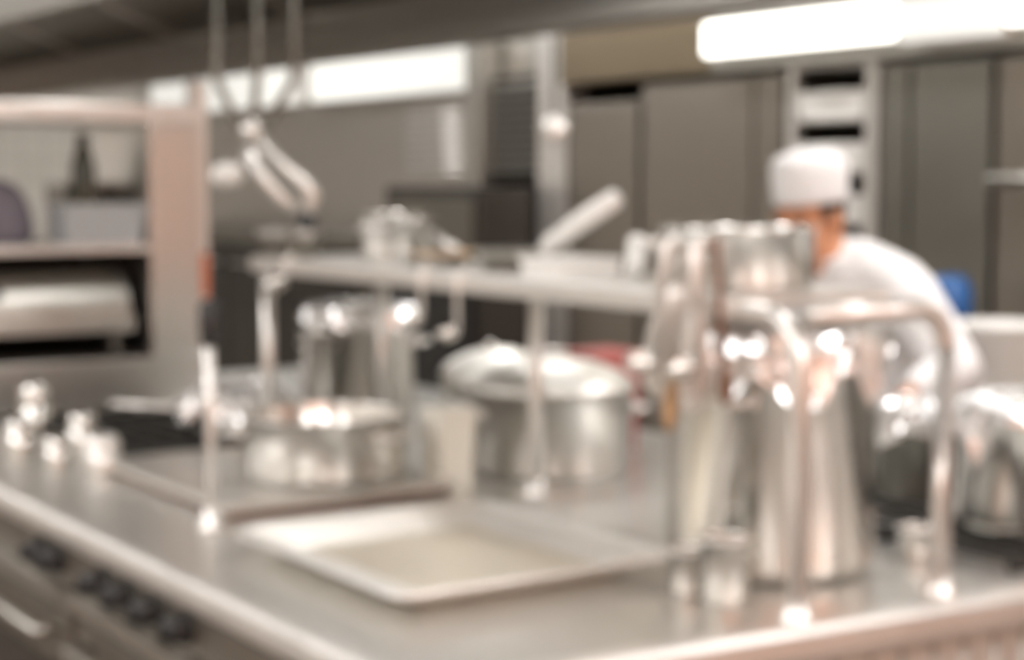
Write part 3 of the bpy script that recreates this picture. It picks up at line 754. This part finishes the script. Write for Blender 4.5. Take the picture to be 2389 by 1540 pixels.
# head
body.ball(hd(.005, 0, .035), (.098, .077, .098), 28, HM)
body.ball(hd(-.035, 0, -.035), (.066, .060, .088), 24, HM)
body.ball(hd(-.062, 0, -.098), (.028, .03, .024), 16, HM)
body.tube([hd(-.088, 0, .018), hd(-.104, 0, -.008), hd(-.118, 0, -.028), hd(-.104, 0, -.036)], [.010, .012, .015, .010], 10)
for s in (-1, 1):
    body.ball(hd(-.086, s * .032, .032), (.014, .026, .010), 12, HM)          # brow
    body.ball(hd(-.066, s * .045, -.03), (.03, .022, .026), 12, HM)          # cheek
    body.ball(hd(.012, s * .079, -.012), (.02, .010, .034), 14, HM)          # ear
    body.ball(hd(-.110, s * .013, -.032), (.011, .010, .009), 10, HM)        # nostril
body.ball(hd(-.094, 0, -.062), (.012, .024, .007), 12, HM)
body.ball(hd(-.092, 0, -.074), (.012, .022, .008), 12, HM)
body.tube([hd(.02, 0, -.06), NB + V((-.03, .01, -.0)), NB + V((.03, 0, -.10))], [.058, .06, .085], 18)
# trunk and limbs
SP = [(V((2.29, 1.24, .86)), .115, .165), (V((2.29, 1.24, .97)), .115, .16), (V((2.27, 1.24, 1.08)), .105, .145), (V((2.23, 1.24, 1.20)), .115, .16), (V((2.18, 1.24, 1.31)), .115, .175), (V((2.15, 1.245, 1.38)), .09, .16), (V((2.13, 1.25, 1.43)), .06, .085)]
def trunk(mb, sp, grow=0.0, n=28):
    vs, fs = [], []
    for c, a, b in sp:
        vs += [c + V(((a + grow) * cos(2 * pi * i / n), (b + grow) * sin(2 * pi * i / n), 0)) for i in range(n)]
    k = len(sp)
    for i in range(k - 1):
        for j in range(n): fs.append([i * n + j, i * n + (j + 1) % n, (i + 1) * n + (j + 1) % n, (i + 1) * n + j])
    fs += [list(range(n))[::-1], list(range((k - 1) * n, k * n))]
    mb.add(vs, fs, True)
trunk(body, SP)
def limb(mb, pts, rs):
    """tapered limb: rounded joints and cones between them"""
    for (a, ra), (b, rb) in zip(zip(pts, rs), zip(pts[1:], rs[1:])):
        mb.tube([a + (b - a) * i / 4 for i in range(5)], [ra + (rb - ra) * i / 4 for i in range(5)], 16)
    for p, r in zip(pts, rs): mb.ball(p, r * .99, 16)
for Sh, El, Wr in ((LS, LE, LW), (RS, RE, RW)):
    limb(body, [Sh, El, Wr], [.058, .043, .028])
for s in (-1, 1):
    y = 1.24 + s * .095
    limb(body, [V((2.29, y, .88)), V((2.27, y + s * .01, .48)), V((2.32, y + s * .015, .09))], [.088, .058, .04])
    body.tube([V((2.345, y + s * .015, .04)), V((2.25, y + s * .02, .035)), V((2.12, y + s * .03, .028))], [.038, .036, .024], 14)
# hands: palm, four bent fingers, thumb
def hand(mb, w, fwd, palm_n, side, curl):
    fwd = fwd.normalized(); side = side.normalized(); palm_n = palm_n.normalized()
    pm = Matrix((fwd, side, palm_n)).transposed()
    mb.ball(w + fwd * .045, (.052, .041, .016), 18, pm)
    for k, ln in enumerate((.066, .076, .071, .055)):
        b = w + fwd * (.082 - abs(k - 1.3) * .004) + side * (.030 - .020 * k)
        p, d = b - fwd * .02, fwd
        pts = [p, b]
        for j, q in enumerate((.42, .33, .25)):
            a = radians(curl * (.6 + .35 * j))
            d = (d * cos(a) + palm_n * sin(a)).normalized(); pts.append(pts[-1] + d * ln * q)
        mb.tube(pts, [.0088, .0088, .0084, .0078, .0066], 10)
    b = w + fwd * .022 + side * .034
    d = (fwd * .62 + side * .62 + palm_n * .45).normalized()
    mb.tube([b - d * .015, b + d * .022, b + d * .045 + fwd * .004, b + d * .052 + fwd * .02], [.012, .0115, .010, .0075], 10)
hand(body, LW, V((-.75, .5, -.42)), V((-.35, .2, -.9)), V((.5, .85, .0)), 30)
hand(body, RW, V((-.75, -.45, -.42)), V((-.35, -.2, -.9)), V((.45, -.85, .0)), 34)
fuse(body, 'body', 'skin', .0055, cook, 3)
for s in (-1, 1):
    MB().ball(hd(-.0845, s * .031, .012), (.010, .014, .0085), 14, HM).build('eye', 'eye', cook)
    MB().tube([hd(-.098, s * .014, .042), hd(-.097, s * .034, .048), hd(-.082, s * .054, .040)], [.0025, .0035, .002], 8).build('eyebrow', 'hair', cook)
MB().tube([hd(-.098, -.022, -.068), hd(-.107, 0, -.0675), hd(-.098, .022, -.068)], [.002, .0035, .002], 8).build('lips', 'lips', cook)
hr = MB()
hr.ball(hd(.03, 0, .03), (.088, .0815, .092), 24, HM)
for s in (-1, 1):
    hr.ball(hd(-.012, s * .073, .03), (.03, .009, .035), 12, HM)
hr.ball(hd(.075, 0, -.035), (.028, .055, .05), 14, HM)
fuse(hr, 'hair', 'hair', .005, cook, 2)
# cap
cp = MB()
k = 40; vs, fs = [], []
prof = [(.92, .040), (1.0, .042), (1.02, .060), (1.03, .10), (1.03, .135), (.98, .155), (.86, .171), (.5, .182), (0, .186)]
cp.lathe([(r, z) for r, z in prof] + [(.0, .12), (.9, .11), (.92, .040)], (0, 0, 0), k)
cp.v = [tuple(HC + Matrix.Rotation(radians(8), 3, 'Z') @ Matrix.Rotation(radians(-6), 3, 'Y') @ V((v[0] * .112 + .004, v[1] * .094, v[2]))) for v in cp.v]
cap = cp.build('cap', 'cotton', cook)
# jacket
jk = MB()
trunk(jk, [(V((2.30, 1.24, .78)), .16, .205), (V((2.30, 1.24, .88)), .155, .20)] + [(c, a, b) for c, a, b in SP[1:-1]] + [(V((2.125, 1.25, 1.445)), .066, .088)], .024)
for Sh, El, Wr in ((LS, LE, LW), (RS, RE, RW)):
    cuff = Wr + (El - Wr) * .18
    limb(jk, [Sh, El, cuff], [.083, .066, .052])
    q = Sh + V((.0, 0, .018))
    jk.tube([NB + V((.02, 0, .0)), (NB * .55 + q * .45) + V((.005, 0, .006)), q], [.085, .082, .076], 16)
fuse(jk, 'jacket', 'cotton', .010, cook, 6)
MB().lathe([(.074, -.02), (.079, -.02), (.076, .035), (.071, .035), (.074, -.02)], NB + V((-.005, 0, .01)), 28, Matrix.Rotation(radians(-22), 3, 'Y')).build('collar', 'cotton', cook)
tr = MB()
for s in (-1, 1):
    y = 1.24 + s * .095
    limb(tr, [V((2.29, y, .87)), V((2.275, y + s * .01, .48)), V((2.325, y + s * .015, .11))], [.112, .082, .072])
tr.ball((2.29, 1.24, .9), (.13, .18, .12), 20)
fuse(tr, 'trousers', 'trouser', .012, cook, 4)
for s in (-1, 1):
    y = 1.24 + s * .11
    sh = MB(); sh.ball((2.33, y, .05), (.06, .046, .05), 16); sh.tube([(2.34, y, .035), (2.25, y + s * .005, .036), (2.15, y + s * .01, .03), (2.09, y + s * .012, .022)], [.042, .046, .042, .022], 14)
    sh.box(2.08, 2.385, y - .04, y + .04, .001, .02, .006)
    fuse(sh, 'shoe', 'shoe', .008, cook, 2)

# ------------------------------------------------------------------ world, camera
w = bpy.data.worlds.new('World'); S.world = w; w.use_nodes = True
w.node_tree.nodes['Background'].inputs['Color'].default_value = (.9, .88, .84, 1)
w.node_tree.nodes['Background'].inputs['Strength'].default_value = .05

cam = bpy.data.cameras.new('Camera'); co = bpy.data.objects.new('Camera', cam); COL.objects.link(co)
co.location = (-1.2496, -2.1775, 1.65)
co.rotation_euler = (radians(90 - 4.93), 0, radians(-33.57))
cam.sensor_fit = 'HORIZONTAL'; cam.sensor_width = 36; cam.lens = 36 * 4000 / 2389
cam.clip_start = .05; cam.clip_end = 60
cam.dof.use_dof = True; cam.dof.focus_distance = .45; cam.dof.aperture_fstop = 11.4; cam.dof.aperture_blades = 0
S.camera = co
S.view_settings.view_transform = 'Standard'; S.view_settings.look = 'None'
S.view_settings.gamma = 1; S.view_settings.use_curve_mapping = False
S.view_settings.exposure = 0.12
S.cycles.max_bounces = 10; S.cycles.glossy_bounces = 6; S.cycles.diffuse_bounces = 4
S.cycles.use_denoising = True
S.cycles.sample_clamp_indirect = 6
